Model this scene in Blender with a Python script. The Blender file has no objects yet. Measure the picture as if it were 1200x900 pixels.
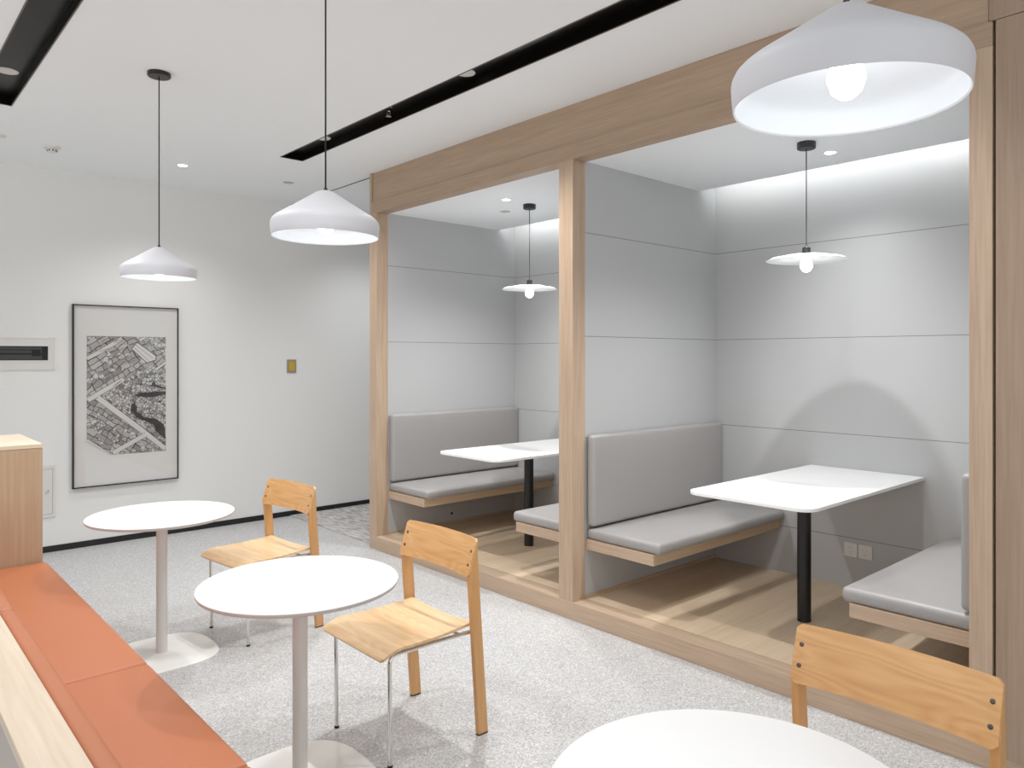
import bpy, bmesh, math, random
from mathutils import Vector, Matrix
PI = math.pi
random.seed(7)
sc = bpy.context.scene
COL = sc.collection

# ------------------------------------------------------------------ nodes / materials
def new_mat(name):
    m = bpy.data.materials.new(name); m.use_nodes = True
    nt = m.node_tree
    b = nt.nodes['Principled BSDF']
    return m, nt, b

def srgb(r, g, b):
    f = lambda c: (c/255/12.92) if c/255 <= .04045 else ((c/255+.055)/1.055)**2.4
    return (f(r), f(g), f(b), 1)

def plain(name, col, rough=.5, metal=0, bump=0, bscale=200, coat=0, spec=.5, var=0, vscale=3):
    m, nt, b = new_mat(name)
    b.inputs['Base Color'].default_value = col
    b.inputs['Roughness'].default_value = rough
    b.inputs['Metallic'].default_value = metal
    b.inputs['Coat Weight'].default_value = coat
    b.inputs['Coat Roughness'].default_value = .08
    b.inputs['Specular IOR Level'].default_value = spec
    tc = nt.nodes.new('ShaderNodeTexCoord')
    n = nt.nodes.new('ShaderNodeTexNoise'); n.inputs['Scale'].default_value = bscale
    n.inputs['Detail'].default_value = 3
    nt.links.new(tc.outputs['Object'], n.inputs['Vector'])
    if bump:
        bp = nt.nodes.new('ShaderNodeBump'); bp.inputs['Strength'].default_value = bump
        bp.inputs['Distance'].default_value = .002
        nt.links.new(n.outputs['Fac'], bp.inputs['Height'])
        nt.links.new(bp.outputs['Normal'], b.inputs['Normal'])
    if var:
        n2 = nt.nodes.new('ShaderNodeTexNoise'); n2.inputs['Scale'].default_value = vscale
        nt.links.new(tc.outputs['Object'], n2.inputs['Vector'])
        mx = nt.nodes.new('ShaderNodeMix'); mx.data_type = 'RGBA'
        mx.inputs[6].default_value = [c*(1-var) for c in col[:3]]+[1]
        mx.inputs[7].default_value = [min(1, c*(1+var)) for c in col[:3]]+[1]
        nt.links.new(n2.outputs['Fac'], mx.inputs[0])
        nt.links.new(mx.outputs[2], b.inputs['Base Color'])
    return m

def wood(name, dark, light, axis, fine=90, broad=7, rough=.45, cathedral=0, contrast=1.0):
    """grain running along axis 0/1/2 of the object's own coordinates"""
    m, nt, b = new_mat(name)
    N, L = nt.nodes, nt.links
    tc = N.new('ShaderNodeTexCoord')
    mp = N.new('ShaderNodeMapping')
    s = [1, 1, 1]; s[axis] = .035
    mp.inputs['Scale'].default_value = s
    L.new(tc.outputs['Object'], mp.inputs['Vector'])
    n1 = N.new('ShaderNodeTexNoise'); n1.inputs['Scale'].default_value = fine; n1.inputs['Detail'].default_value = 4
    n2 = N.new('ShaderNodeTexNoise'); n2.inputs['Scale'].default_value = broad; n2.inputs['Detail'].default_value = 2
    L.new(mp.outputs['Vector'], n1.inputs['Vector']); L.new(mp.outputs['Vector'], n2.inputs['Vector'])
    a = N.new('ShaderNodeMath'); a.operation = 'ADD'
    m1 = N.new('ShaderNodeMath'); m1.operation = 'MULTIPLY'; m1.inputs[1].default_value = .55
    m2 = N.new('ShaderNodeMath'); m2.operation = 'MULTIPLY'; m2.inputs[1].default_value = .45
    L.new(n1.outputs['Fac'], m1.inputs[0]); L.new(n2.outputs['Fac'], m2.inputs[0])
    L.new(m1.outputs[0], a.inputs[0]); L.new(m2.outputs[0], a.inputs[1])
    fac = a.outputs[0]
    if cathedral:
        mp2 = N.new('ShaderNodeMapping'); s2 = [1, 1, 1]; s2[axis] = .16
        mp2.inputs['Scale'].default_value = s2
        L.new(tc.outputs['Object'], mp2.inputs['Vector'])
        n3 = N.new('ShaderNodeTexNoise'); n3.inputs['Scale'].default_value = 9; n3.inputs['Detail'].default_value = 1
        L.new(mp2.outputs['Vector'], n3.inputs['Vector'])
        k = N.new('ShaderNodeMath'); k.operation = 'MULTIPLY'; k.inputs[1].default_value = 17
        fr = N.new('ShaderNodeMath'); fr.operation = 'PINGPONG'; fr.inputs[1].default_value = .5
        L.new(n3.outputs['Fac'], k.inputs[0]); L.new(k.outputs[0], fr.inputs[0])
        k2 = N.new('ShaderNodeMath'); k2.operation = 'MULTIPLY'; k2.inputs[1].default_value = cathedral
        L.new(fr.outputs[0], k2.inputs[0])
        ad = N.new('ShaderNodeMath'); ad.operation = 'ADD'
        L.new(fac, ad.inputs[0]); L.new(k2.outputs[0], ad.inputs[1])
        fac = ad.outputs[0]
    r = N.new('ShaderNodeValToRGB')
    c = .5+.25*cathedral
    r.color_ramp.elements[0].position = c-.18/contrast; r.color_ramp.elements[0].color = dark
    r.color_ramp.elements[1].position = c+.18/contrast; r.color_ramp.elements[1].color = light
    L.new(fac, r.inputs['Fac']); L.new(r.outputs['Color'], b.inputs['Base Color'])
    b.inputs['Roughness'].default_value = rough
    bp = N.new('ShaderNodeBump'); bp.inputs['Strength'].default_value = .12; bp.inputs['Distance'].default_value = .001
    L.new(n1.outputs['Fac'], bp.inputs['Height']); L.new(bp.outputs['Normal'], b.inputs['Normal'])
    return m

def emit(name, col, strength):
    m, nt, b = new_mat(name)
    b.inputs['Base Color'].default_value = (.9, .9, .9, 1)
    b.inputs['Emission Color'].default_value = col
    b.inputs['Emission Strength'].default_value = strength
    return m

def terrazzo(name):
    m, nt, b = new_mat(name); N, L = nt.nodes, nt.links
    tc = N.new('ShaderNodeTexCoord')
    v = N.new('ShaderNodeTexVoronoi'); v.inputs['Scale'].default_value = 170
    v2 = N.new('ShaderNodeTexVoronoi'); v2.inputs['Scale'].default_value = 330
    L.new(tc.outputs['Object'], v.inputs['Vector']); L.new(tc.outputs['Object'], v2.inputs['Vector'])
    r = N.new('ShaderNodeValToRGB'); e = r.color_ramp.elements
    e[0].position = 0; e[0].color = srgb(112, 110, 109)
    e[1].position = 1; e[1].color = srgb(232, 231, 229)
    x = e.new(.28); x.color = srgb(168, 167, 166)
    x = e.new(.62); x.color = srgb(184, 183, 182)
    sp = N.new('ShaderNodeSeparateColor'); L.new(v.outputs['Color'], sp.inputs[0]); L.new(sp.outputs[0], r.inputs['Fac'])
    sp2 = N.new('ShaderNodeSeparateColor'); L.new(v2.outputs['Color'], sp2.inputs[0])
    r2 = N.new('ShaderNodeValToRGB'); r2.color_ramp.elements[0].color = srgb(146, 145, 144); r2.color_ramp.elements[1].color = srgb(208, 207, 206)
    L.new(sp2.outputs[1], r2.inputs['Fac'])
    mx = N.new('ShaderNodeMix'); mx.data_type = 'RGBA'; mx.inputs[0].default_value = .5
    L.new(r.outputs['Color'], mx.inputs[6]); L.new(r2.outputs['Color'], mx.inputs[7])
    L.new(mx.outputs[2], b.inputs['Base Color'])
    b.inputs['Roughness'].default_value = .42
    return m

def carpet_mat(name):
    m, nt, b = new_mat(name); N, L = nt.nodes, nt.links
    tc = N.new('ShaderNodeTexCoord')
    mp = N.new('ShaderNodeMapping'); mp.inputs['Rotation'].default_value = (0, 0, .5); mp.inputs['Scale'].default_value = (1, .3, 1)
    L.new(tc.outputs['Object'], mp.inputs['Vector'])
    n = N.new('ShaderNodeTexNoise'); n.inputs['Scale'].default_value = 26; n.inputs['Detail'].default_value = 5; n.inputs['Roughness'].default_value = .7
    L.new(mp.outputs['Vector'], n.inputs['Vector'])
    r = N.new('ShaderNodeValToRGB'); e = r.color_ramp.elements
    e[0].position = .36; e[0].color = srgb(140, 136, 134); e[1].position = .66; e[1].color = srgb(204, 200, 197)
    L.new(n.outputs['Fac'], r.inputs['Fac']); L.new(r.outputs['Color'], b.inputs['Base Color'])
    b.inputs['Roughness'].default_value = .95
    bp = N.new('ShaderNodeBump'); bp.inputs['Strength'].default_value = .6; bp.inputs['Distance'].default_value = .006
    L.new(n.outputs['Fac'], bp.inputs['Height']); L.new(bp.outputs['Normal'], b.inputs['Normal'])
    return m

def panel_mat(name, col, seams, axis_joint=None):
    """painted panels with thin horizontal joints at the given world heights (object origin is the world origin)"""
    m, nt, b = new_mat(name); N, L = nt.nodes, nt.links
    tc = N.new('ShaderNodeTexCoord'); sx = N.new('ShaderNodeSeparateXYZ'); L.new(tc.outputs['Object'], sx.inputs[0])
    acc = None
    for z in seams:
        c = N.new('ShaderNodeMath'); c.operation = 'COMPARE'; c.inputs[1].default_value = z; c.inputs[2].default_value = .0022
        L.new(sx.outputs[2], c.inputs[0])
        if acc is None: acc = c.outputs[0]
        else:
            a = N.new('ShaderNodeMath'); a.operation = 'MAXIMUM'; L.new(acc, a.inputs[0]); L.new(c.outputs[0], a.inputs[1]); acc = a.outputs[0]
    mx = N.new('ShaderNodeMix'); mx.data_type = 'RGBA'
    mx.inputs[6].default_value = col; mx.inputs[7].default_value = [c*.38 for c in col[:3]]+[1]
    L.new(acc, mx.inputs[0]); L.new(mx.outputs[2], b.inputs['Base Color'])
    b.inputs['Roughness'].default_value = .5
    return m

M = {}
M['ceiling'] = plain('ceiling_paint', srgb(243, 247, 249), .9)
M['wall'] = plain('wall_paint', srgb(233, 233, 231), .85, bump=.02, bscale=60)
M['terrazzo'] = terrazzo('terrazzo_floor')
M['carpet'] = carpet_mat('corridor_carpet')
M['grey_panel'] = panel_mat('grey_wall_panel', srgb(181, 182, 182), (2.344, 1.71, 1.088, .425))
M['oak_z'] = wood('oak_vertical', srgb(170, 144, 120), srgb(195, 171, 147), 2, rough=.42)
M['oak_y'] = wood('oak_along_y', srgb(170, 144, 120), srgb(194, 170, 146), 1, rough=.42)
M['oak_x'] = wood('oak_along_x', srgb(178, 152, 122), srgb(202, 178, 148), 0, rough=.42)
M['oak_dim'] = wood('oak_wall_shaded', srgb(150, 126, 106), srgb(170, 147, 127), 2, rough=.45)  # same oak darkened, dim light on the right wall put into the colour
M['oak_header_shaded'] = wood('oak_header_shaded', srgb(156, 131, 108), srgb(178, 154, 130), 1, rough=.45)  # darker oak tones, shade under the ceiling painted into the header
M['oak_floor'] = wood('oak_platform', srgb(196, 172, 143), srgb(217, 196, 168), 0, fine=70, rough=.35)
M['oak_pale'] = wood('oak_pale', srgb(202, 182, 158), srgb(222, 205, 184), 1, rough=.5)
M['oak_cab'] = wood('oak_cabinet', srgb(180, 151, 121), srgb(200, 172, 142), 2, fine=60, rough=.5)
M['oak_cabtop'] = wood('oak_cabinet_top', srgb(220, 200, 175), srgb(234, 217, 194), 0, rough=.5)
M['chair_z'] = wood('chair_wood_upright', srgb(196, 144, 90), srgb(213, 164, 108), 2, fine=70, broad=12, rough=.35)
M['chair_y'] = wood('chair_wood_across', srgb(200, 144, 86), srgb(222, 174, 116), 1, fine=60, broad=12, rough=.33, cathedral=.4, contrast=.8)
M['seat_wood'] = wood('chair_seat_wood', srgb(206, 166, 118), srgb(229, 198, 155), 1, fine=45, broad=14, rough=.3, cathedral=.25)
M['chrome'] = plain('chrome', (.75, .74, .73, 1), .12, 1)
M['steel'] = plain('bolt_steel', (.10, .09, .085, 1), .4, .6)
M['white_top'] = plain('white_laminate', srgb(240, 240, 239), .45)
M['top_edge'] = plain('table_edge', srgb(196, 190, 186), .5)
M['white_metal'] = plain('white_powder_coat', srgb(222, 218, 214), .4)
M['base_metal'] = plain('base_powder_coat', srgb(236, 235, 231), .32, coat=.2)
M['black'] = plain('black_powder_coat', (.006, .006, .007, 1), .4)
M['black_gloss'] = plain('black_channel', (.004, .0035, .003, 1), .3, spec=.12)
M['channel_rim'] = plain('channel_rim', srgb(96, 84, 74), .4)
M['rubber'] = plain('black_rubber', (.01, .01, .01, 1), .7)
M['vinyl'] = plain('grey_vinyl', srgb(154, 151, 149), .42, bump=.1, bscale=900, var=.03)
M['leather'] = plain('orange_leather', srgb(178, 106, 68), .5, bump=.12, bscale=700, var=.04, vscale=2)
M['leather_seam'] = plain('orange_piping', srgb(190, 110, 74), .5)
M['taupe'] = plain('taupe_board', srgb(178, 168, 160), .6)
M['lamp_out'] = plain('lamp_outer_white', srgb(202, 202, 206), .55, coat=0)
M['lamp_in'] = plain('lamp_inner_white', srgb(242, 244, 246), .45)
M['bulb'] = emit('bulb_glow', (.86, .94, 1, 1), 7)
M['disc_bulb'] = emit('disc_bulb_glow', (.95, .98, 1, 1), 5)
M['disc_white'] = plain('disc_white', srgb(214, 216, 218), .5)
M['led'] = emit('led_strip', (1, 1, 1, 1), 40)
M['dl_glow'] = emit('downlight_glow', (1, .99, .96, 1), 6)
M['dl_off'] = plain('downlight_off', srgb(225, 222, 216), .4)
M['plastic'] = plain('white_plastic', srgb(222, 220, 216), .35)
M['grey_dark'] = plain('vent_dark', srgb(58, 59, 62), .5)
M['vent_frame'] = plain('vent_frame', srgb(222, 219, 215), .5)
M['slot_black'] = plain('slot_black', (.004, .004, .005, 1), .6)
M['paper'] = plain('paper', srgb(222, 221, 219), .8)
M['brass'] = plain('switch_brass', srgb(196, 162, 48), .4)
M['switch_grey'] = plain('switch_frame', srgb(150, 142, 128), .4)
M['twig'] = plain('twig', srgb(96, 88, 80), .8)
M['pot'] = plain('ceramic_pot', srgb(205, 200, 194), .4)
M['faint'] = plain('faint_grille', srgb(186, 182, 177), .7)
M['ink'] = plain('ink_black', srgb(38, 36, 37), .7, var=.4, vscale=40)
M['ink_road'] = plain('paper_road', srgb(214, 212, 209), .8)
M['ink_line'] = plain('ink_line', srgb(84, 80, 80), .8)

def ink_roofs(name, rot, sc_=1.0):
    m, nt, b = new_mat(name); N, L = nt.nodes, nt.links
    tc = N.new('ShaderNodeTexCoord'); sx = N.new('ShaderNodeSeparateXYZ'); cb = N.new('ShaderNodeCombineXYZ')
    L.new(tc.outputs['Object'], sx.inputs[0]); L.new(sx.outputs[0], cb.inputs[0]); L.new(sx.outputs[2], cb.inputs[1])
    ns = N.new('ShaderNodeTexNoise'); ns.inputs['Scale'].default_value = 9
    L.new(cb.outputs[0], ns.inputs['Vector'])
    ad = N.new('ShaderNodeMix'); ad.data_type = 'RGBA'; ad.blend_type = 'LINEAR_LIGHT'; ad.inputs[0].default_value = .035
    L.new(cb.outputs[0], ad.inputs[6]); L.new(ns.outputs['Color'], ad.inputs[7])
    mp = N.new('ShaderNodeMapping'); mp.inputs['Rotation'].default_value = (0, 0, rot)
    L.new(ad.outputs[2], mp.inputs['Vector'])
    br = N.new('ShaderNodeTexBrick'); br.inputs['Scale'].default_value = 9*sc_; br.inputs['Mortar Size'].default_value = .028
    br.inputs['Color1'].default_value = srgb(214, 212, 210); br.inputs['Color2'].default_value = srgb(150, 147, 146); br.offset = .37; br.squash = .6; br.squash_frequency = 3; br.offset_frequency = 3
    br.inputs['Mortar'].default_value = srgb(56, 53, 53); br.inputs['Brick Width'].default_value = .75; br.inputs['Row Height'].default_value = .42
    L.new(mp.outputs['Vector'], br.inputs['Vector'])
    wv = N.new('ShaderNodeTexWave'); wv.inputs['Scale'].default_value = 42; wv.inputs['Distortion'].default_value = 1.5
    L.new(mp.outputs['Vector'], wv.inputs['Vector'])
    vo = N.new('ShaderNodeTexVoronoi'); vo.feature = 'DISTANCE_TO_EDGE'; vo.inputs['Scale'].default_value = 26
    L.new(cb.outputs[0], vo.inputs['Vector'])
    rr = N.new('ShaderNodeValToRGB'); rr.color_ramp.elements[0].position = .03; rr.color_ramp.elements[0].color = (.12, .12, .12, 1); rr.color_ramp.elements[1].position = .1; rr.color_ramp.elements[1].color = srgb(206, 204, 202)
    L.new(vo.outputs['Distance'], rr.inputs['Fac'])
    m1 = N.new('ShaderNodeMix'); m1.data_type = 'RGBA'; m1.blend_type = 'MULTIPLY'; m1.inputs[0].default_value = .45
    L.new(br.outputs['Color'], m1.inputs[6]); L.new(wv.outputs['Color'], m1.inputs[7])
    # patches of round tree crowns between the roofs
    n2 = N.new('ShaderNodeTexNoise'); n2.inputs['Scale'].default_value = 11; L.new(cb.outputs[0], n2.inputs['Vector'])
    st = N.new('ShaderNodeMath'); st.operation = 'GREATER_THAN'; st.inputs[1].default_value = .58; L.new(n2.outputs['Fac'], st.inputs[0])
    m2 = N.new('ShaderNodeMix'); m2.data_type = 'RGBA'
    L.new(st.outputs[0], m2.inputs[0]); L.new(m1.outputs[2], m2.inputs[6]); L.new(rr.outputs['Color'], m2.inputs[7])
    L.new(m2.outputs[2], b.inputs['Base Color']); b.inputs['Roughness'].default_value = .8
    return m

def ink_trees(name):
    m, nt, b = new_mat(name); N, L = nt.nodes, nt.links
    tc = N.new('ShaderNodeTexCoord')
    vo = N.new('ShaderNodeTexVoronoi'); vo.feature = 'DISTANCE_TO_EDGE'; vo.inputs['Scale'].default_value = 42
    v2 = N.new('ShaderNodeTexVoronoi'); v2.inputs['Scale'].default_value = 42
    L.new(tc.outputs['Object'], vo.inputs['Vector']); L.new(tc.outputs['Object'], v2.inputs['Vector'])
    r = N.new('ShaderNodeValToRGB'); r.color_ramp.elements[0].position = .02; r.color_ramp.elements[0].color = srgb(60, 58, 58)
    r.color_ramp.elements[1].position = .12; r.color_ramp.elements[1].color = srgb(205, 203, 201)
    L.new(vo.outputs['Distance'], r.inputs['Fac'])
    s = N.new('ShaderNodeSeparateColor'); L.new(v2.outputs['Color'], s.inputs[0])
    r2 = N.new('ShaderNodeValToRGB'); r2.color_ramp.elements[0].color = srgb(150, 148, 147); r2.color_ramp.elements[1].color = (1, 1, 1, 1)
    r2.color_ramp.elements[1].position = .6
    L.new(s.outputs[0], r2.inputs['Fac'])
    mx = N.new('ShaderNodeMix'); mx.data_type = 'RGBA'; mx.blend_type = 'MULTIPLY'; mx.inputs[0].default_value = 1
    L.new(r.outputs['Color'], mx.inputs[6]); L.new(r2.outputs['Color'], mx.inputs[7])
    L.new(mx.outputs[2], b.inputs['Base Color']); b.inputs['Roughness'].default_value = .8
    return m
M['roofs'] = ink_roofs('ink_roofs', -.62)
M['roofs2'] = ink_roofs('ink_roofs_south', .62, 1.1)
M['trees'] = ink_trees('ink_trees')

def glass_mat():
    m = bpy.data.materials.new('picture_glazing'); m.use_nodes = True
    nt = m.node_tree; nt.nodes.clear()
    o = nt.nodes.new('ShaderNodeOutputMaterial'); mx = nt.nodes.new('ShaderNodeMixShader')
    t = nt.nodes.new('ShaderNodeBsdfTransparent'); g = nt.nodes.new('ShaderNodeBsdfGlossy'); g.inputs['Roughness'].default_value = .03
    mx.inputs[0].default_value = .05
    nt.links.new(t.outputs[0], mx.inputs[1]); nt.links.new(g.outputs[0], mx.inputs[2])
    nt.links.new(mx.outputs[0], o.inputs['Surface'])
    return m
M['glass'] = glass_mat()

# ------------------------------------------------------------------ mesh helpers
class B:
    """collects shapes; build() links them as one mesh object"""
    def __init__(s): s.bm = bmesh.new(); s.mi = 0; s.mats = []
    def mat(s, m):
        if m not in s.mats: s.mats.append(m)
        s.mi = s.mats.index(m); return s
    def _f(s, faces, smooth=False):
        for f in faces: f.material_index = s.mi; f.smooth = smooth
    def box(s, x0, x1, y0, y1, z0, z1, bev=0, seg=2, smooth=None):
        t = bmesh.new(); bmesh.ops.create_cube(t, size=1)
        for v in t.verts: v.co = Vector(((x0+x1)/2+v.co.x*(x1-x0), (y0+y1)/2+v.co.y*(y1-y0), (z0+z1)/2+v.co.z*(z1-z0)))
        if bev: bmesh.ops.bevel(t, geom=list(t.edges), offset=bev, segments=seg, profile=.5, affect='EDGES')
        s.merge(t, smooth if smooth is not None else bool(bev) and seg > 2); return s
    def merge(s, t, smooth=False):
        vm = {v: s.bm.verts.new(v.co) for v in t.verts}
        fs = []
        for f in t.faces:
            try: fs.append(s.bm.faces.new([vm[v] for v in f.verts]))
            except ValueError: pass
        s._f(fs, smooth); t.free()
    def prism(s, pts, axis, a, b, bev=0):
        """polygon pts in the plane normal to axis, extruded from a to b"""
        def P(p, q):
            if axis == 0: return (q, p[0], p[1])
            if axis == 1: return (p[0], q, p[1])
            return (p[0], p[1], q)
        t = bmesh.new()
        lo = [t.verts.new(P(p, a)) for p in pts]; hi = [t.verts.new(P(p, b)) for p in pts]
        t.faces.new(lo[::-1]); t.faces.new(hi); n = len(pts)
        for i in range(n): t.faces.new((lo[i], lo[(i+1) % n], hi[(i+1) % n], hi[i]))
        bmesh.ops.recalc_face_normals(t, faces=list(t.faces))
        if bev: bmesh.ops.bevel(t, geom=list(t.edges), offset=bev, segments=2, profile=.5, affect='EDGES')
        s.merge(t); return s
    def lathe(s, prof, seg=48, c=(0, 0, 0), smooth=True):
        """profile of (r, z)"""
        rings = []
        for r, z in prof:
            if r < 1e-6: rings.append([s.bm.verts.new((c[0], c[1], c[2]+z))])
            else: rings.append([s.bm.verts.new((c[0]+r*math.cos(2*PI*i/seg), c[1]+r*math.sin(2*PI*i/seg), c[2]+z)) for i in range(seg)])
        fs = []
        for a, b in zip(rings, rings[1:]):
            for i in range(seg):
                j = (i+1) % seg
                if len(a) == 1 and len(b) == 1: continue
                if len(a) == 1: f = (a[0], b[j], b[i])
                elif len(b) == 1: f = (a[i], a[j], b[0])
                else: f = (a[i], a[j], b[j], b[i])
                fs.append(s.bm.faces.new(f))
        s._f(fs, smooth); return s
    def tube(s, pts, r, seg=12, caps=True):
        pts = [Vector(p) for p in pts]; rings = []
        up = None
        for i, p in enumerate(pts):
            d = (pts[min(i+1, len(pts)-1)]-pts[max(i-1, 0)]).normalized()
            if up is None:
                up = Vector((1, 0, 0)) if abs(d.x) < .8 else Vector((0, 1, 0))
            u = (up-d*up.dot(d)).normalized(); w = d.cross(u); up = u
            rr = r[i] if isinstance(r, (list, tuple)) else r
            rings.append([s.bm.verts.new(p+rr*(math.cos(2*PI*k/seg)*u+math.sin(2*PI*k/seg)*w)) for k in range(seg)])
        fs = []
        for a, b in zip(rings, rings[1:]):
            for k in range(seg): fs.append(s.bm.faces.new((a[k], a[(k+1) % seg], b[(k+1) % seg], b[k])))
        s._f(fs, True)
        if caps: s._f([s.bm.faces.new(rings[0][::-1]), s.bm.faces.new(rings[-1])])
        return s
    def sheet(s, fn, nu, nv, thick, smooth=True):
        """solid sheet from fn(u, v) -> (top point, normal)"""
        T = [[None]*(nv+1) for _ in range(nu+1)]; U = [[None]*(nv+1) for _ in range(nu+1)]
        for i in range(nu+1):
            for j in range(nv+1):
                p, n = fn(i/nu, j/nv); p = Vector(p); n = Vector(n).normalized()
                T[i][j] = s.bm.verts.new(p); U[i][j] = s.bm.verts.new(p-n*thick)
        fs = []
        for i in range(nu):
            for j in range(nv):
                fs.append(s.bm.faces.new((T[i][j], T[i+1][j], T[i+1][j+1], T[i][j+1])))
                fs.append(s.bm.faces.new((U[i][j], U[i][j+1], U[i+1][j+1], U[i+1][j])))
        s._f(fs, smooth); e = []
        for i in range(nu):
            e.append(s.bm.faces.new((T[i][0], U[i][0], U[i+1][0], T[i+1][0])))
            e.append(s.bm.faces.new((T[i][nv], T[i+1][nv], U[i+1][nv], U[i][nv])))
        for j in range(nv):
            e.append(s.bm.faces.new((T[0][j], T[0][j+1], U[0][j+1], U[0][j])))
            e.append(s.bm.faces.new((T[nu][j], U[nu][j], U[nu][j+1], T[nu][j+1])))
        s._f(e, False)
        for f in e:
            for ed in f.edges:
                if sum(1 for g in ed.link_faces if g in e) < 2 or True: pass
        return s
    def build(s, name, mat=None, parent=None, loc=(0, 0, 0), rotz=0, recalc=True, sharp=True):
        if recalc: bmesh.ops.recalc_face_normals(s.bm, faces=list(s.bm.faces))
        if sharp:
            for e in s.bm.edges:
                if len(e.link_faces) == 2 and e.calc_face_angle(0) > math.radians(38): e.smooth = False
        me = bpy.data.meshes.new(name); s.bm.to_mesh(me); s.bm.free()
        for m in (s.mats or [mat]): me.materials.append(m)
        o = bpy.data.objects.new(name, me); COL.objects.link(o)
        o.location = loc; o.rotation_euler = (0, 0, rotz)
        if parent: o.parent = parent
        return o

def thing(name, label, cat, loc=(0, 0, 0), rotz=0, group=None):
    o = bpy.data.objects.new(name, None); COL.objects.link(o); o.empty_display_size = .1
    o.location = loc; o.rotation_euler = (0, 0, rotz)
    return tag(o, label, cat, group)
def tag(o, label, cat, group=None):
    o['label'] = label; o['category'] = cat
    if group: o['group'] = group
    return o
def struct(o): o['kind'] = 'structure'; return o
def dup(root, loc, rotz=0, label=None):
    r = root.copy(); COL.objects.link(r); r.location = loc; r.rotation_euler = (0, 0, rotz)
    if label: r['label'] = label
    for ch in list(root.children):
        c = ch.copy(); COL.objects.link(c); c.parent = r
        for g in list(ch.children):
            d = g.copy(); COL.objects.link(d); d.parent = c
    return r

# ------------------------------------------------------------------ room dimensions (metres)
XF = 3.232      # face of the booth frame
XR = 3.343      # back of the frame reveal
XB = 4.75       # back wall of the booths
YW = 7.088      # white end wall
ZC = 3.11       # main ceiling
ZP = .108       # booth platform
ZH = 2.774      # opening height
ZB = 2.778      # booth ceiling
YR0, YR1 = .896, .976      # right post
YM0, YM1 = 3.120, 3.238    # middle post
YL0, YL1 = 5.359, 5.467    # left post
SL = [(.583, .755), (2.457, 2.635)]   # black ceiling channels (x ranges)
SY0, SY1 = -1.6, 5.46

# ------------------------------------------------------------------ setting
struct(B().box(-4, XB+.2, -3.5, YW+.15, -.12, 0).build('floor', M['terrazzo']))
tag(B().box(3.29, XB+.2, YL1+.004, YW-.002, .001, .006).build('carpet', M['carpet']),
    'grey mottled carpet in the passage beside the left oak post', 'carpet')
b = B()
b.box(-4, SL[0][0], -3.5, YW+.15, ZC, ZC+.15); b.box(SL[0][1], SL[1][0], -3.5, YW+.15, ZC, ZC+.15)
b.box(SL[1][1], XB+.2, -3.5, YW+.15, ZC, ZC+.15)
for a, c in SL: b.box(a, c, SY1, YW+.15, ZC, ZC+.15); b.box(a, c, -3.5, SY0, ZC, ZC+.15)
struct(b.build('ceiling', M['ceiling']))
struct(B().box(-4, XB+.2, YW, YW+.15, 0, ZC).build('wall_back', M['wall']))
struct(B().box(-4, XB+.2, YW-.008, YW, 0, .05).build('baseboard_back', M['black']))
struct(B().box(3.298, 3.306, YL1, YW, ZC-.004, ZC).build('trim_1', M['slot_black']))
# booth shell
struct(B().box(XB, XB+.2, -3.5, YW, 0, ZC).build('wall_right', M['grey_panel']))
b = B(); b.box(XR, XB, YL0, YL1-.004, 0, ZC); struct(b.build('wall_booth_left', M['grey_panel']))
b = B(); b.box(XR, XB, YM0+.001, YM1-.001, 0, ZC); struct(b.build('wall_booth_middle', M['grey_panel']))
b = B(); b.box(XR, XB, YR0-.1, YR1, 0, ZC); struct(b.build('wall_booth_right', M['grey_panel']))
b = B()
for y0, y1 in ((YR1, YM0), (YM1, YL0)): b.box(XR, 4.54, y0+.001, y1-.001, ZB, ZB+.05)
struct(b.build('ceiling_booth', M['ceiling']))
# oak wall beyond the right post
b = B(); b.box(3.240, 3.33, -3.5, YR0-.010, .058, 2.868); b.box(3.240, 3.33, -3.5, .909, 2.871, ZC)
struct(b.build('wall_front', M['oak_dim']))
struct(B().box(3.250, 3.33, -3.5, YR0-.012, 0, .056).build('baseboard_right', M['oak_y']))

# ------------------------------------------------------------------ booth frame and platforms
fr = thing('oak_portal', 'light oak frame with header and threshold around the two seating booths', 'portal', (XF, 0, 0))
def wbox(*a, **k): return B().box(a[0]-XF, a[1]-XF, *a[2:], **k)
wbox(XF, XR, YL0, YL1, .108, ZH, bev=.002).build('post', M['oak_z'], fr)
wbox(XF+.001, XR, YM0, YM1, .108, ZH, bev=.002).build('post', M['oak_z'], fr)
wbox(XF+.001, XR, YR0, YR1, .108, ZH, bev=.002).build('post', M['oak_z'], fr)
wbox(XF, XR, YL1-.03, YL1, ZH, ZC-.001, bev=.001).build('end_panel', M['oak_z'], fr)
wbox(XF, XR, YR0, YL1-.03, ZH, 2.866, bev=.002).build('header_board', M['oak_header_shaded'], fr)
wbox(XF+.014, XR, .912, YL1-.03, 2.866, ZC-.001).build('header_panel', M['oak_header_shaded'], fr)
wbox(XF, XR-.001, YR0, YL1, 0, ZP, bev=.003).build('threshold', M['oak_y'], fr)
wbox(XF+.03, XF+.034, YR0-.012, YR0, .0, ZC-.2).build('shadow_gap', M['channel_rim'], fr)

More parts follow.
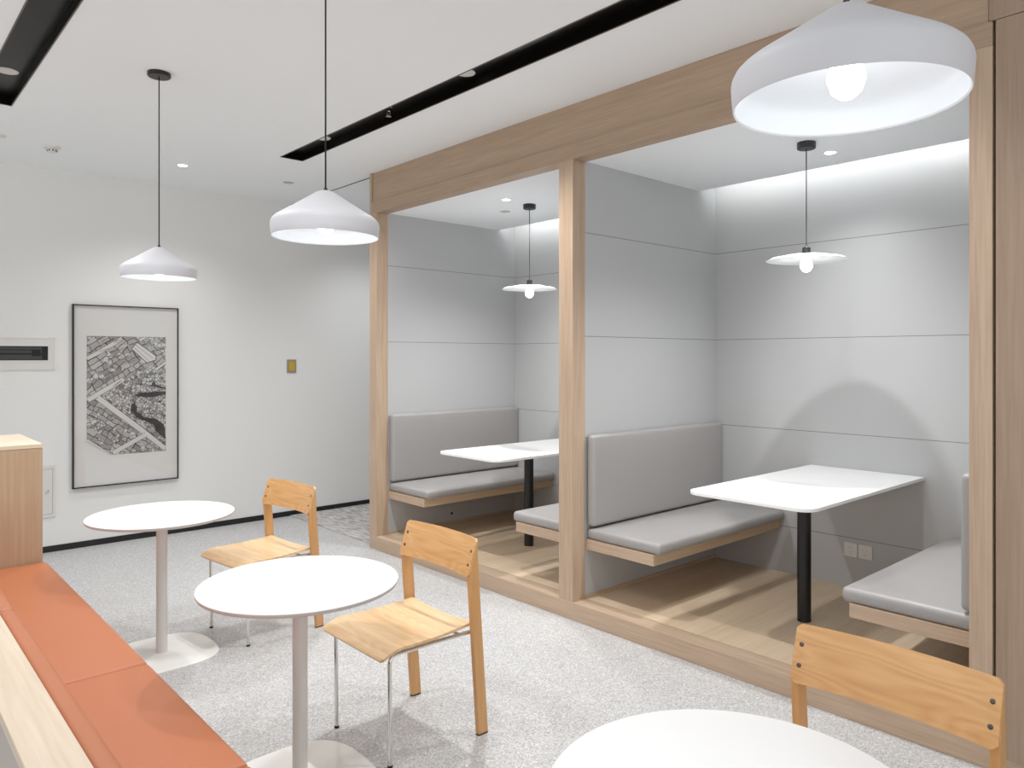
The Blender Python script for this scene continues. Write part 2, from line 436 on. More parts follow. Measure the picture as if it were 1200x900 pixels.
def platform(y0, y1, label):
    o = B().box(XR, XB-.001, y0+.002, y1-.002, 0, ZP).mat(M['oak_floor'])
    o = o.build('booth_platform', M['oak_floor']); tag(o, label, 'platform', 'booth platforms'); return o
platform(YR1, YM0, 'raised oak floor platform of the right booth beneath its table')
platform(YM1, YL0, 'raised oak floor platform of the left booth beneath its table')
for k, (y, s, lab) in enumerate(((YM0, -1, 'thin oak skirting on the middle divider inside the right booth'), (YL0, -1, 'thin oak skirting on the far left divider inside the left booth'))):
    o = B().box(XR, XB, min(y, y+s*.010), max(y, y+s*.010), ZP, ZP+.018).build('trim_%d' % (k+2), M['oak_x']); struct(o)

# ------------------------------------------------------------------ benches
def soft_box(x0, x1, y0, y1, z0, z1, r=.022, puff=.006, n=10):
    t = bmesh.new(); bmesh.ops.create_cube(t, size=1)
    for v in t.verts: v.co = Vector(((x0+x1)/2+v.co.x*(x1-x0), (y0+y1)/2+v.co.y*(y1-y0), (z0+z1)/2+v.co.z*(z1-z0)))
    bmesh.ops.bevel(t, geom=list(t.edges), offset=r, segments=4, profile=.55, affect='EDGES')
    def cuts(a0, a1, ax):
        for k in range(1, n):
            p = a0+(a1-a0)*k/n
            if a0+r*1.2 < p < a1-r*1.2:
                co = [0, 0, 0]; no = [0, 0, 0]; co[ax] = p; no[ax] = 1
                bmesh.ops.bisect_plane(t, geom=list(t.verts)+list(t.edges)+list(t.faces), plane_co=co, plane_no=no)
    cuts(x0, x1, 0); cuts(y0, y1, 1); cuts(z0, z1, 2)
    cx, cy, cz = (x0+x1)/2, (y0+y1)/2, (z0+z1)/2; hx, hy, hz = (x1-x0)/2, (y1-y0)/2, (z1-z0)/2
    thin = min((hx, 0), (hy, 1), (hz, 2))[1]
    for v in t.verts:
        d = [(v.co.x-cx)/hx, (v.co.y-cy)/hy, (v.co.z-cz)/hz]
        k = 1
        for a in range(3):
            if a != thin: k *= max(0, 1-abs(d[a])**4)
        v.co[thin] += puff*k*d[thin]
    return t

def bench(label, wall_y, sgn, group):
    """floating bench; wall_y is the wall face and sgn the direction it projects"""
    t = thing('booth_bench', label, 'bench', (XR, wall_y, ZP), 0, group)
    L = XB-XR
    def yr(a, c): return (min(sgn*a, sgn*c), max(sgn*a, sgn*c))
    y = yr(.003, .520)
    sb = B().mat(M['oak_x']).box(.001, L, y[0], y[1], .408-ZP, .471-ZP, bev=.002).mat(M['oak_y'])
    for f in sb.bm.faces:
        f.normal_update()
        if abs(f.normal.x) > .8: f.material_index = 1
    sb.build('seat_board', None, t)
    y0, y1 = yr(.0005, .22); w0, w1 = yr(.0005, .006)
    for x in (.25, .70, 1.15):
        q0, q1 = yr(.0005, .006)
        pr_ = [(q0, .34-ZP), (q1, .34-ZP), (q1, .402-ZP), (y1, .402-ZP), (y1, .408-ZP), (q0, .408-ZP)] if sgn > 0 else [(q1, .34-ZP), (q1, .408-ZP), (y0, .408-ZP), (y0, .402-ZP), (q0, .402-ZP), (q0, .34-ZP)]
        B().prism(pr_, 0, x-.02, x+.02).build('wall_mount', M['taupe'], t)
    y = yr(.006, .560)
    b = B(); b.merge(soft_box(.003, L-.004, y[0], y[1], .471-ZP, .538-ZP, .027, .006), True)
    b.build('seat_cushion', M['vinyl'], t, sharp=False)
    y = yr(.005, .068)
    b = B(); b.merge(soft_box(.003, L-.004, y[0], y[1], .549-ZP, 1.108-ZP, .024, .005), True)
    b.build('back_cushion', M['vinyl'], t, sharp=False)
    return t
G = 'floating booth benches'
bench('grey upholstered bench on the middle divider, left side of the right booth', YM0, -1, G)
bench('grey upholstered bench at the far right, partly hidden by the right oak post', YR1, 1, G)
bench('grey upholstered bench at the far left of the left booth', YL0, -1, G)
bench('grey bench in the left booth, mostly hidden behind the middle oak post', YM1, 1, G)

# ------------------------------------------------------------------ booth tables
def rounded(x0, x1, y0, y1, r, corners, n=8):
    """corners flags: (x0y0, x1y0, x1y1, x0y1)"""
    P = []
    C = [(x0+r, y0+r, PI, corners[0], (x0, y0)), (x1-r, y0+r, 1.5*PI, corners[1], (x1, y0)),
         (x1-r, y1-r, 0, corners[2], (x1, y1)), (x0+r, y1-r, .5*PI, corners[3], (x0, y1))]
    for cx, cy, a, on, p in C:
        if on:
            for k in range(n+1): P.append((cx+r*math.cos(a+k*PI/2/n), cy+r*math.sin(a+k*PI/2/n)))
        else: P.append(p)
    return P
def booth_table(label, yc):
    t = thing('booth_table', label, 'table', (3.96, yc, ZP), 0, 'wall-mounted booth tables')
    b = B(); b.mat(M['white_top'])
    b.prism(rounded(3.325-3.96, .020, -.355, .355, .085, (1, 0, 0, 1)), 2, .848-ZP, .867-ZP, bev=.003)
    b.build('tabletop', M['white_top'], t)
    b = B(); b.prism([(.0245, -.355), (XB-.003-3.96, -.355), (XB-.003-3.96, .355), (.0245, .355)], 2, .848-ZP, .867-ZP, bev=.002)
    b.build('tabletop_extension', M['white_top'], t)
    B().lathe([(0, 0), (.037, 0), (.037, .738), (0, .738)], 32).build('column', M['black'], t)
    B().box(-.22, .22, -.03, .03, .7305, .7395).build('bracket', M['black'], t)
    return t
booth_table('white rectangular table on a black column in the right booth', 2.025)
booth_table('white rectangular table on a black column in the left booth', 4.298)

# ------------------------------------------------------------------ booth pendants
bulbs = []
def disc_pendant(label, x, y, zd):
    t = thing('disc_pendant', label, 'pendant lamp', (x, y, ZB), 0, 'disc pendants in the booths')
    z = zd-ZB
    B().lathe([(0, 0), (.05, 0), (.05, -.032), (.046, -.036), (0, -.036)], 32).build('canopy', M['black'], t)
    B().tube([(0, 0, -.03), (0, 0, z+.07)], .003, 8).build('cord', M['black'], t)
    B().lathe([(0, .075), (.006, .075), (.010, .066), (.022, .062), (.022, .02), (.018, .012), (0, .012)], 24, (0, 0, z)).build('socket', M['black'], t)
    prof = [(.018, .016), (.09, .012), (.10, .018), (.118, .018), (.13, .010), (.19, .004), (.212, -.008), (.216, -.008),
            (.196, .000), (.13, .005), (.118, .013), (.10, .013), (.09, .007), (.018, .010)]
    B().lathe(prof+[prof[0]], 64, (0, 0, z)).build('shade', M['disc_white'], t)
    bb = B(); bb.lathe([(0, -.075), (.018, -.07), (.030, -.055), (.034, -.038), (.030, -.02), (.018, -.004), (.014, .012), (0, .012)], 24, (0, 0, z))
    bb.build('bulb', M['disc_bulb'], t)
    bulbs.append((x, y, zd-.038, 'disc'))
disc_pendant('flat white disc pendant with a bare bulb in the right booth', 3.956, 2.010, 2.130)
disc_pendant('flat white disc pendant with a bare bulb in the left booth', 3.962, 4.293, 2.122)

# ------------------------------------------------------------------ main pendants
def pendant(label, x, y):
    t = thing('pendant_lamp', label, 'pendant lamp', (x, y, ZC), 0, 'large white pendants above the round tables')
    z0 = 2.007-ZC
    B().lathe([(0, 0), (.058, 0), (.058, -.018), (.054, -.022), (0, -.022)], 40).build('canopy', M['black'], t)
    B().tube([(0, 0, -.02), (0, 0, z0+.17)], .0032, 8).build('cord', M['black'], t)
    B().lathe([(0, .178), (.004, .178), (.007, .172), (.009, .164), (0, .163)], 16, (0, 0, z0)).build('cord_grip', M['black'], t)
    outer = [(0, .165), (.018, .165), (.028, .162), (.038, .156), (.075, .132), (.115, .106), (.150, .084), (.165, .0745), (.175, .067), (.183, .059),
             (.187, .051), (.1885, .042), (.187, .02), (.1855, .003), (.184, 0)]
    b = B(); b.mat(M['lamp_out']).lathe(outer, 72, (0, 0, z0))
    inner = [(r-.004 if r > .01 else 0, z-.004) for r, z in outer[:-2]]+[(.1815, .003), (.184, 0)]
    b.mat(M['lamp_in']).lathe(inner, 72, (0, 0, z0))
    b.build('shade', None, t)
    B().lathe([(0, .158), (.017, .158), (.017, .10), (.014, .092), (0, .092)], 20, (0, 0, z0)).build('socket', M['plastic'], t)
    B().lathe([(0, .018), (.012, .020), (.024, .030), (.031, .050), (.029, .068), (.018, .084), (.013, .095), (0, .095)], 28, (0, 0, z0-.009)).build('bulb', M['bulb'], t)
    bulbs.append((x, y, 2.007+.05, 'cone'))
pendant('largest, nearest white pendant at the top right with its round bulb showing', 1.248, .563)
pendant('white pendant left of the oak frame, above the middle round table', 1.266, 2.442)
pendant('smallest white pendant, farthest away above the picture, black canopy visible', 1.254, 4.297)

# ------------------------------------------------------------------ round tables
def superell(a, n, k, N=72):
    P = []
    for i in range(N):
        t = 2*PI*i/N; c, s_ = math.cos(t), math.sin(t)
        P.append((k*a*math.copysign(abs(c)**(2/n), c), k*a*math.copysign(abs(s_)**(2/n), s_)))
    return P
def loft(b, layers):
    rings = [[b.bm.verts.new((p[0], p[1], z)) for p in pts] for pts, z in layers]
    fs = []
    for a, c in zip(rings, rings[1:]):
        n = len(a)
        for i in range(n): fs.append(b.bm.faces.new((a[i], a[(i+1) % n], c[(i+1) % n], c[i])))
    fs.append(b.bm.faces.new(rings[0][::-1])); fs.append(b.bm.faces.new(rings[-1])); b._f(fs, False)
    return b
tt = thing('round_table', 'farthest white round pedestal table, below the framed picture', 'table', (1.254, 4.249, 0), 0, 'white round pedestal tables')
b = B(); b.mat(M['top_edge']).lathe([(0, .728), (.345, .728), (.357, .732), (.360, .738), (.360, .744)], 96)
b.mat(M['white_top']).lathe([(.360, .744), (.3595, .7465), (.357, .748), (0, .748)], 96); b.build('tabletop', None, tt)
B().lathe([(0, .008), (.0275, .008), (.0275, .722), (0, .722)], 40).build('column', M['white_metal'], tt)
B().lathe([(0, .718), (.10, .718), (.10, .7285), (0, .7285)], 32).build('mounting_plate', M['white_metal'], tt)
b = B(); loft(b, [(superell(.262, 3.0, 1), 0), (superell(.262, 3.0, 1), .005), (superell(.262, 3.0, .975), .009), (superell(.262, 3.0, .25), .013)])
b.build('base_plate', M['base_metal'], tt)
dup(tt, (1.254, 2.618, 0), 0, 'white round pedestal table in the middle, between two wooden chairs')
dup(tt, (1.240, .771, 0), 0, 'nearest white round table, cut off by the bottom of the photo')

# ------------------------------------------------------------------ chairs
def make_chair(label, loc, rotz):
    t = thing('wooden_chair', label, 'chair', loc, rotz, 'plywood chairs with chrome front legs')
    def zs(x, y):
        z = .4555+.006*((x-.02)/.2)**2*(1 if x < .1 else 0)
        if x > .1: z = .4555+.004*math.sin((x-.1)/.08*PI/2) if x < .18 else .4595
        if x > .14: z -= .032*((x-.14)/.105)**1.8
        back = max(0, (-.02-x)/.185)
        z += -.010*(1-(y/.225)**2)*back+.004*back
        z -= .004*math.cos(PI*y/.5)*max(0, 1-back)*(1 if x < .165 else max(0, 1-(x-.165)/.08))
        return z
    def seat(u, v):
        x = -.205+.450*u
        w = .223+.016*min(1, u/.8)
        e = min(u, 1-u)*.45
        if e < .014: w -= .014-math.sqrt(max(0, .014**2-(.014-e)**2))
        y = (2*v-1)*w
        if u < .02: pass
        h = .002
        nx = -(zs(x+h, y)-zs(x-h, y))/(2*h); ny = -(zs(x, y+h)-zs(x, y-h))/(2*h)
        return (x, y, zs(x, y)+.004), (nx, ny, 1)
    B().sheet(seat, 44, 22, .011).build('seat', M['seat_wood'], t)
    def back(u, v):
        y = (2*u-1)*.256; bow = -.028*(1-(y/.256)**2)
        e = min(v, 1-v)*.16; ex = (.256-abs(y))
        vv = v
        r = .012
        if ex < r:
            lim = (r-math.sqrt(max(0, r*r-(r-ex)**2)))/.16
            vv = lim+v*(1-2*lim)
        x = -.1535+(-.2015+.1535)*vv+bow; z = .672+.153*vv
        ny = -(.056*y/.256**2)*1.0
        return (x, y, z), (1, ny*-1*-1, .31)
    bk = B().sheet(back, 40, 10, .010).build('backrest', M['chair_y'], t)
    for y in (-.237, .237):
        for z in (.718, .772):
            vv = (z-.672)/.153
            x = -.1535-.048*vv-.028*(1-(y/.256)**2)
            bb = B(); bb.mat(M['steel']).lathe([(0, .0022), (.004, .0022), (.0062, .001), (.0066, -.004), (0, -.004)], 16)
            o = bb.build('bolt', None, bk, (x, y, z)); o.rotation_euler = (0, PI/2-.3, 0)
            o.location = (x+.0004, y, z)
    for s in (-1, 1):
        a, c = sorted((s*.236, s*.258))
        lg = B().prism([(-.213, .006), (-.263, .006), (-.2135, .675), (-.2055, .806), (-.2035, .806), (-.1645, .680)], 1, a, c, bev=.0018).build('leg', M['chair_z'], t)
        B().box(-.262, -.214, a+.001, c-.001, 0, .0065).build('foot_pad', M['rubber'], lg)
    for s in (-1, 1):
        pts = [(.187, s*.211, .004), (.190, s*.212, .395)]
        for k in range(1, 7):
            an = k/6*PI/2
            pts.append((.190-.030*(1-math.cos(an)), s*(.212-.004*k/6), .395+.034*math.sin(an)))
        lg = B().tube(pts, .0085, 14).build('leg', M['chrome'], t)
        B().lathe([(0, 0), (.0095, 0), (.0105, .003), (.0095, .010), (0, .010)], 14, (.187, s*.211, 0)).build('foot_pad', M['rubber'], lg)
    b = B()
    for s in (-1, 1): b.tube([(.160, s*.208, .429), (.0, s*.214, .431), (-.195, s*.222, .431), (-.205, s*.236, .431)], .0085, 12)
    b.tube([(.12, -.209, .430), (.12, .209, .430)], .007, 10); b.tube([(-.14, -.219, .431), (-.14, .219, .431)], .007, 10)
    b.build('seat_frame', M['chrome'], t)
    return t
ch = make_chair('plywood chair with chrome front legs right of the middle round table', (1.74, 2.685, 0), PI)
dup(ch, (1.797, 4.272, 0), PI+math.radians(6.5), 'farthest plywood chair, behind the middle round table near the white wall')
dup(ch, (1.800, .787, 0), PI, 'nearest plywood chair, only its backrest and upper legs showing at bottom right')

# ------------------------------------------------------------------ orange banquette
bq = thing('banquette', 'long orange leather bench seat at the left with a pale oak back ledge', 'bench', (.27, 1.4, 0))
oy = 1.4; ox = .27
LB = .9365
ends = [4.872-LB*k for k in range(0, 6)]
b = B(); b.box(.375-ox, .79-ox, ends[-1]-oy, 4.872-oy, .06, .375); b.build('base', M['oak_pale'], bq)
B().box(.40-ox, .74-ox, ends[-1]+.02-oy, 4.85-oy, 0, .06).build('plinth', M['black'], bq)
for y1, y0 in ((ends[0], ends[2]), (ends[2], ends[3]), (ends[3], ends[4]), (ends[4], ends[5])):
    b = B(); b.merge(soft_box(.376-ox, .838-ox, y0+.0015-oy, y1-.0015-oy, .375, .446, .016, .006, 8), True)
    b.build('seat_cushion', M['leather'], bq, sharp=False)
for y1, y0 in ((ends[0], ends[2]), (ends[2], ends[4]), (ends[4], ends[5])):
    b = B(); b.merge(soft_box(.3765-ox, .424-ox, y0+.0015-oy, y1-.0015-oy, .450, .742, .014, .006, 8), True)
    b.build('back_cushion', M['leather'], bq, sharp=False)
B().box(.272-ox, .375-ox, ends[-1]-oy, 4.872-oy, .722, .750, bev=.0015).build('back_ledge', M['oak_pale'], bq)
B().box(.278-ox, .3745-ox, ends[-1]-oy, 4.872-oy, 0, .722).build('back_panel', M['taupe'], bq)

cab = thing('cabinet', 'light oak cabinet at the left edge, at the far end of the orange bench', 'cabinet', (.82, 4.88, 0))
B().box(-.80, 0, 0, .72, .0, 1.076, bev=.0015).build('body', M['oak_cab'], cab)
B().box(-.802, .001, -.001, .721, 1.078, 1.100, bev=.0015).build('top', M['oak_cabtop'], cab)
# twig vase on the cabinet, only a twig tip reaches into the frame
vs = thing('twig_vase', 'thin dark twig tip above the cabinet at the left edge of the photo', 'plant', (.48, 5.22, 1.10))
B().lathe([(0, 0), (.045, 0), (.06, .03), (.055, .10), (.028, .15), (.032, .17), (.026, .17), (.022, .15), (.05, .10), (.05, .02), (0, .015)], 32).build('vase', M['pot'], vs)
b = B()
b.tube([(0, 0, .03), (.03, .0, .17), (.09, -.02, .24), (.185, -.04, .30)], [.003, .0028, .002, .001], 6)
b.tube([(0, 0, .03), (-.02, .01, .18), (-.05, .03, .30), (-.10, .04, .42)], [.003, .0026, .002, .001], 6)
b.tube([(0, 0, .03), (-.01, -.01, .2), (-.08, -.03, .36)], [.003, .002, .001], 6)
b.tube([(.09, -.02, .24), (.10, -.03, .31)], [.0015, .0008], 6)
b.build('twigs', M['twig'], vs)

# ------------------------------------------------------------------ things on the white wall
pf = thing('framed_picture', 'tall black-framed ink drawing of rooftops and a dark river on the white wall', 'picture', (1.809, YW, 1.258))
W2, H2 = .414, .763; FT = .011
b = B()
for x0, x1, z0, z1 in ((-W2, -W2+FT, -H2, H2), (W2-FT*.6, W2, -H2, H2), (-W2, W2, H2-FT*.7, H2), (-W2, W2, -H2, -H2+FT*.7)):
    b.box(x0, x1, -.034, -.001, z0, z1)
b.build('frame', M['black'], pf)
B().box(-W2+.012, W2-.008, -.016, -.003, -H2+.009, H2-.009).build('mat_board', M['paper'], pf)
# print: coordinates read off the drawing, u right, v down, both 0..1
PX0, PX1, PZ1, PZ0 = -.309, .310, .503, -.508
def uv(x, y): return (x-62)/505, (y-78)/(767-45*(x-62)/505)
def pt(x, y):
    u, v = uv(x, y); u = min(1, max(0, u)); v = min(1, max(0, v)); return (PX0+(PX1-PX0)*u, PZ1+(PZ0-PZ1)*v)
b = B()
lay = [0]
def patch(m, pts):
    lay[0] += 1; y = -.0163-lay[0]*.00012
    b.mat(m)
    vs_ = [b.bm.verts.new((pt(*p)[0], y, pt(*p)[1])) for p in pts]
    b._f([b.bm.faces.new(vs_)])
def band(m, line, w):
    for (x0, y0), (x1, y1) in zip(line, line[1:]):
        d = math.hypot(x1-x0, y1-y0); nx, ny = -(y1-y0)/d*w/2, (x1-x0)/d*w/2
        patch(m, [(x0+nx, y0+ny), (x1+nx, y1+ny), (x1-nx, y1-ny), (x0-nx, y0-ny)])
patch(M['roofs'], [(62, 78), (567, 78), (567, 800), (265, 832), (210, 842), (62, 735)])
patch(M['roofs2'], [(62, 490), (135, 480), (425, 690), (567, 790), (567, 800), (265, 832), (210, 842), (62, 735)])
patch(M['trees'], [(155, 468), (210, 425), (300, 360), (345, 330), (360, 290), (470, 262), (567, 240), (567, 765), (400, 655)])
patch(M['trees'], [(90, 640), (150, 610), (180, 650), (130, 690)]); patch(M['trees'], [(215, 740), (255, 690), (290, 715), (240, 770)])
for ln, w in (([(62, 222), (135, 182), (280, 92)], 24), ([(70, 486), (165, 424), (290, 350)], 27), ([(392, 100), (430, 80)], 16),
              ([(500, 285), (567, 240)], 14), ([(128, 468), (400, 668), (567, 785)], 34), ([(222, 818), (435, 698)], 26), ([(62, 738), (215, 840)], 18)):
    band(M['ink_line'], ln, w+5); band(M['ink_road'], ln, w)
band(M['ink_line'], [(165, 472), (410, 650), (567, 757)], 2.5); band(M['ink_line'], [(190, 474), (420, 640), (567, 735)], 2)
patch(M['ink_line'], [(336, 155), (376, 111), (505, 198), (500, 228), (440, 247)])
patch(M['ink_road'], [(342, 155), (377, 117), (499, 200), (495, 223), (441, 241)])
band(M['ink_line'], [(352, 145), (455, 232)], 2.5); band(M['ink_line'], [(366, 130), (480, 214)], 2.5)
patch(M['roofs2'], [(350, 605), (380, 600), (490, 680), (470, 690)])
for pts in ([(350, 455), (378, 443), (400, 432), (450, 430), (500, 424), (567, 424), (567, 440), (500, 457), (440, 462)],
            [(450, 388), (470, 382), (480, 360), (492, 362), (500, 380), (530, 392), (567, 398), (567, 408), (525, 404), (500, 394), (465, 391)],
            [(340, 502), (362, 498), (377, 530), (370, 557), (345, 560), (333, 545)],
            [(345, 556), (372, 552), (420, 588), (500, 598), (552, 630), (560, 665), (567, 728), (530, 702), (495, 670), (490, 640), (430, 612), (370, 592)]):
    patch(M['ink'], pts)
rn = random.Random(3)
for k in range(26):
    x = rn.uniform(70, 330); y = rn.uniform(100, 430)
    band(M['ink_line'], [(x, y), (x+rn.uniform(20, 60), y-rn.uniform(12, 36))], 2.5)
for k in range(16):
    x = rn.uniform(80, 330); y = rn.uniform(600, 760)
    if y < 480+(x-62)*.68+30 or y > 735+(x-62)*.68: continue
    band(M['ink_line'], [(x, y), (x+rn.uniform(20, 50), y-rn.uniform(10, 30))], 2.5)
b.build('drawing', None, pf, recalc=False)
B().box(-W2+.011, W2-.007, -.0285, -.0265, -H2+.008, H2-.008).build('glazing', M['glass'], pf)

vt = thing('air_vent', 'white framed slot air vent with dark slats at the left edge of the wall', 'vent', (.95, YW, 1.609))
b = B()
b.box(-.75, .321, -.006, 0, .062, .129); b.box(-.75, .321, -.006, 0, -.129, -.052); b.box(.277, .321, -.006, 0, -.052, .062)
b.box(-.75, .306, -.010, -.006, .062, .070); b.box(-.75, .285, -.010, -.006, -.060, -.052); b.box(.277, .285, -.010, -.006, -.052, .062)
b.box(-.75, .321, -.009, -.006, .121, .129); b.box(.313, .321, -.009, -.006, -.129, .129); b.box(-.75, .321, -.009, -.006, -.129, -.121)
b.build('frame', M['vent_frame'], vt)
B().box(-.75, .277, -.002, -.0005, -.052, .062).build('slot', M['slot_black'], vt)
for z0, z1 in ((.034, .056), (.006, .028), (-.046, -.006)): B().box(-.75, .235, -.005, -.002, z0, z1).build('slat', M['grey_dark'], vt)
B().box(.165, .225, -.009, -.005, -.018, .028).build('damper', M['slot_black'], vt)

ab = thing('access_panel', 'white metal access panel with a small lock, low on the wall beside the cabinet', 'access panel', (1.10, YW, .4955))
b = B(); b.box(-.2, .177, -.010, -.0005, .182, .21); b.box(-.2, .177, -.010, -.0005, -.21, -.187); b.box(.160, .177, -.010, -.0005, -.187, .182); b.box(-.2, -.177, -.010, -.0005, -.187, .182)
b.build('frame', M['vent_frame'], ab)
B().box(-.174, .157, -.0075, -.001, -.184, .179, bev=.0008).build('door', M['plastic'], ab)
b = B(); b.lathe([(0, 0), (.014, 0), (.014, .006), (.009, .010), (0, .010)], 20); o = b.build('lock', M['chrome'], ab, (.118, -.007, 0)); o.rotation_euler = (PI/2, 0, 0)

sw = thing('wall_switch', 'small brass and grey wall switch on the white wall near the oak frame', 'switch', (3.303, YW, 1.494))
B().box(-.048, .048, -.009, 0, -.066, .066, bev=.002).build('plate', M['switch_grey'], sw)
B().box(-.030, .030, -.013, -.008, -.046, .046, bev=.0015).build('button', M['brass'], sw)

# ------------------------------------------------------------------ booth sockets
for y, lab in ((2.112, 'left of the two white wall sockets under the right booth table'), (2.020, 'right of the two white wall sockets under the right booth table')):
    s_ = thing('wall_socket', lab, 'socket', (XB, y, .350), 0, 'wall sockets under the booth table')
    B().box(-.009, 0, -.043, .043, -.043, .043, bev=.002).build('plate', M['plastic'], s_)
    b = B()
    for z in (.016,): b.box(-.0098, -.0088, -.012, -.009, z-.006, z+.006); b.box(-.0098, -.0088, .009, .012, z-.006, z+.006)
    b.box(-.0098, -.0088, -.0015, .0015, -.024, -.012); b.box(-.0098, -.0088, -.013, -.008, -.012, -.009); b.box(-.0098, -.0088, .008, .013, -.012, -.009)
    b.build('pin_holes', M['faint'], s_)
gm = B(); gm.lathe([(0, 0), (.011, 0), (.011, .004), (.006, .007), (0, .007)], 16)
gm = gm.build('wall_grommet', M['black'], None, (4.0, YL0, .19)); gm.rotation_euler = (PI/2, 0, 0)
tag(gm, 'tiny black grommet on the wall under the left booth bench', 'grommet')

# ------------------------------------------------------------------ ceiling fittings
ZS = ZC+.05
for (a, c), lab in zip(SL, ('wide black recessed lighting channel in the ceiling at the top left', 'long black recessed lighting channel in the ceiling beside the oak header')):
    t = thing('ceiling_channel', lab, 'light channel', ((a+c)/2, 2, ZC), 0, 'black recessed ceiling channels')
    w = (c-a)/2
    b = B(); b.box(-w, w, SY0-2, SY1-2, .05, .055); b.box(-w, -w+.003, SY0-2, SY1-2, .0, .05); b.box(w-.003, w, SY0-2, SY1-2, .0, .05)
    b.box(-w, w, SY1-2-.003, SY1-2, 0, .05); b.box(-w, w, SY0-2, SY0-2+.003, 0, .05)
    b.build('channel', M['black_gloss'], t)
    b = B(); b.box(-w-.004, -w+.002, SY0-2, SY1-2, -.003, .0); b.box(w-.002, w+.004, SY0-2, SY1-2, -.003, .0); b.box(-w-.004, w+.004, SY1-2-.002, SY1-2+.004, -.003, 0)
    b.build('rim', M['channel_rim'], t)
def downlight(x, y, z, label, lit=True, r=.035, cat='downlight', grp='small recessed downlights'):
    t = thing('downlight', label, cat, (x, y, z), 0, grp)
    B().lathe([(r, -.001), (r+.008, -.003), (r+.010, 0), (r, 0), (r, -.001)], 32).build('ring', M['plastic'], t)
    B().lathe([(0, -.0012), (r, -.0012), (r, 0), (0, 0)], 32).build('lens', M['dl_glow'] if lit else M['dl_off'], t)
    return t
spots = []
downlight(1.996, 6.24, ZC, 'small lit downlight in the white ceiling above the wall switch'); spots.append((1.996, 6.24, ZC, .8))
downlight(2.545, 4.95, ZS, 'white downlight at the far end of the long black ceiling channel', False, .045)
downlight(2.545, 3.28, ZS, 'white downlight halfway along the long black ceiling channel', False, .045)
downlight(.668, 4.97, ZS, 'white downlight in the wide black channel at the top left', False, .045)
spots += [(4.1, 6.24, ZC, .8), (2.545, 4.95, ZS, 1.0), (2.545, 3.28, ZS, 1.4), (.668, 4.97, ZS, 1.3), (2.545, 1.60, ZS, 1.0), (.668, 3.28, ZS, 1.3), (.668, 1.60, ZS, 1.0)]  # first spot: unseen passage fill without a fixture, added to brighten the far wall
for x, y in ((2.545, 1.60), (.668, 3.28), (.668, 1.60)):
    downlight(x, y, ZS, {(2.545, 1.60): 'white downlight above the top of the photo in the long black channel', (.668, 3.28): 'white downlight beyond the top left corner in the wide black channel', (.668, 1.60): 'white downlight overhead near the camera in the wide black channel'}[(x, y)], False, .045)
downlight(4.254, 2.014, ZB, 'lit downlight beside the pendant in the right booth ceiling', r=.032); spots.append((4.254, 2.014, ZB, .5))
downlight(3.640, 1.950, ZB, 'downlight of the right booth hidden behind the nearest pendant', r=.032); spots.append((3.64, 1.95, ZB, 1.25))
downlight(3.708, 4.280, ZB, 'lit downlight in the left booth ceiling', r=.032); spots.append((3.708, 4.28, ZB, 1.25))
downlight(4.254, 4.190, ZB, 'downlight of the left booth hidden behind the middle oak post', r=.032); spots.append((4.254, 4.19, ZB, .5))
o = B().lathe([(0, -.002), (.042, -.002), (.048, 0), (0, 0)], 32).build('ceiling_speaker', M['faint'], None, (2.872, 6.222, ZC)); tag(o, 'faint round grille in the ceiling above the middle pendant', 'speaker')
o = B().lathe([(0, -.002), (.038, -.002), (.044, 0), (0, 0)], 32).build('ceiling_speaker', M['faint'], None, (4.006, 4.635, ZB)); tag(o, 'faint round cover in the left booth ceiling below its downlight', 'speaker')
sd = thing('smoke_detector', 'white round smoke detector on the ceiling at the left', 'smoke detector', (1.121, 6.326, ZC))
B().lathe([(0, 0), (.055, 0), (.055, -.010), (.047, -.016), (0, -.016)], 32).build('base', M['plastic'], sd)
B().lathe([(0, -.016), (.030, -.016), (.030, -.030), (.024, -.040), (0, -.042)], 32).build('sensor', M['plastic'], sd)
b = B()
for k in range(8):
    a = k*PI/4; b.box(.0295*math.cos(a)-.004, .0295*math.cos(a)+.004, .0295*math.sin(a)-.004, .0295*math.sin(a)+.004, -.034, -.024)
b.build('vent_slots', M['slot_black'], sd)
o = B().lathe([(0, 0), (.045, 0), (.045, -.008), (0, -.012)], 32).build('ceiling_cover', M['plastic'], None, (.79, 6.25, ZC)); tag(o, 'flat white round ceiling cover at the left edge of the photo', 'cover')
sp = thing('sprinkler', 'small metal sprinkler head in the long black ceiling channel', 'sprinkler', (2.53, 4.05, ZS))
B().lathe([(0, 0), (.022, 0), (.022, -.004), (.010, -.006), (.010, -.03), (0, -.03)], 20).build('body', M['chrome'], sp)
B().tube([(-.008, 0, -.028), (-.012, 0, -.045), (-.003, 0, -.060)], .002, 8).build('arm', M['chrome'], sp)
B().tube([(.008, 0, -.028), (.012, 0, -.045), (.003, 0, -.060)], .002, 8).build('arm', M['chrome'], sp)
B().lathe([(0, -.060), (.018, -.060), (.018, -.063), (0, -.063)], 20).build('deflector', M['chrome'], sp)

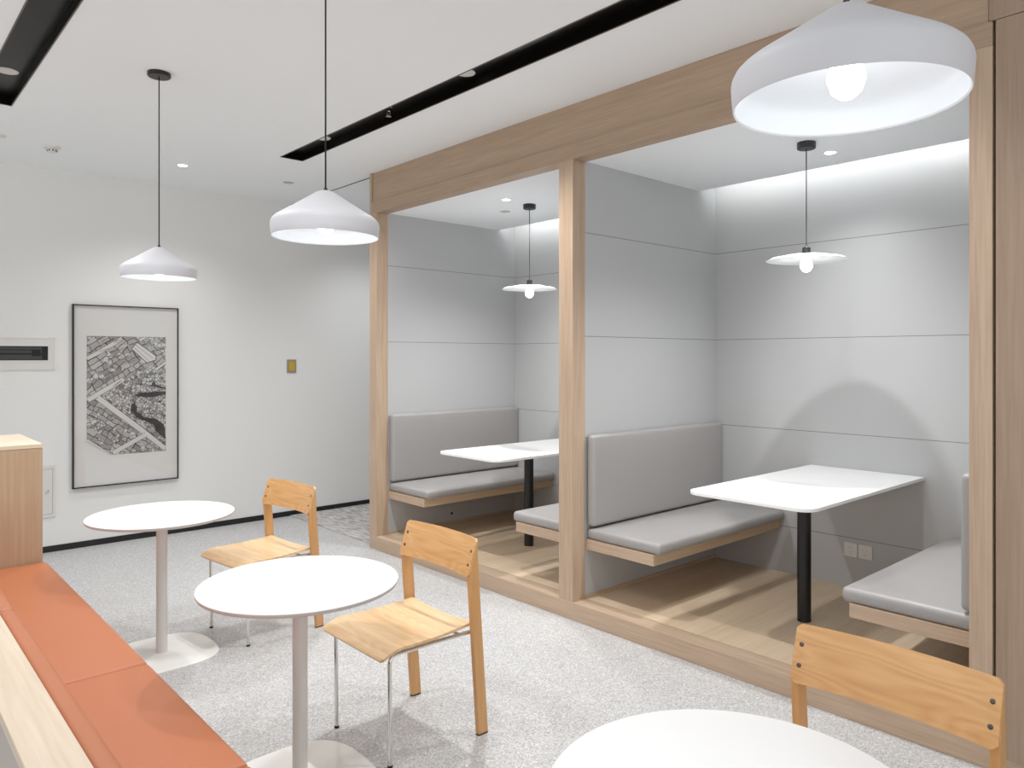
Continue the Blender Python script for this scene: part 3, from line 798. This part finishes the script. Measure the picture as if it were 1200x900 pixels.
# ------------------------------------------------------------------ concealed cove strips
for y0, y1, lab in ((YR1, YM0, 'hidden light strip in the ceiling cove of the right booth'), (YM1, YL0, 'hidden light strip in the ceiling cove of the left booth')):
    tag(B().box(4.524, 4.536, y0+.02, y1-.02, ZB+.051, ZB+.063).build('light_strip', M['led']), lab, 'light strip', 'cove light strips')

# ------------------------------------------------------------------ lights
def point(x, y, z, w, r, col=(1, 1, 1)):
    l = bpy.data.lights.new('bulb_light', 'POINT'); l.energy = w; l.shadow_soft_size = r; l.color = col
    o = bpy.data.objects.new('bulb_light', l); COL.objects.link(o); o.location = (x, y, z)
def spot(x, y, z, w, ang=110, r=.03, col=(1, .99, .97), blend=.6):
    l = bpy.data.lights.new('downlight_or_fill_light', 'SPOT'); l.energy = w; l.spot_size = math.radians(ang); l.spot_blend = blend
    l.shadow_soft_size = r; l.color = col
    o = bpy.data.objects.new('downlight_or_fill_light', l); COL.objects.link(o); o.location = (x, y, z-.006)
for x, y, z, k in bulbs:
    if k == 'disc': point(x, y, z-.045, 1.0, .03)
for x, y, z, k in spots: spot(x, y, min(z, ZC if z > 3 else z)-.004, (74 if z > 3 else 72)*k, 128, (.026 if z < 3 else .04) if x > 1 else .14, (.985, .99, 1), blend=1)
w = bpy.data.worlds.new('World'); sc.world = w; w.use_nodes = True
bg = w.node_tree.nodes['Background']; bg.inputs[0].default_value = (.97, .985, 1, 1); bg.inputs[1].default_value = 1.15

# ------------------------------------------------------------------ camera
cam = bpy.data.cameras.new('camera'); co = bpy.data.objects.new('camera', cam); COL.objects.link(co)
th = math.radians(42.624)
co.location = (0, 0, 1.58); co.rotation_euler = (PI/2, 0, -th)
cam.sensor_fit = 'HORIZONTAL'; cam.sensor_width = 36; cam.lens = 873.716/1200*36
cam.shift_x = -(619.267-600)/1200; cam.shift_y = (418.928-450)/1200
cam.clip_start = .02
sc.camera = co
sc.view_settings.view_transform = 'Standard'; sc.view_settings.look = 'None'; sc.view_settings.exposure = .3; sc.view_settings.gamma = 1.05
sc.cycles.use_denoising = True
sc.cycles.max_bounces = 8; sc.cycles.diffuse_bounces = 5
sc.cycles.sample_clamp_indirect = 6
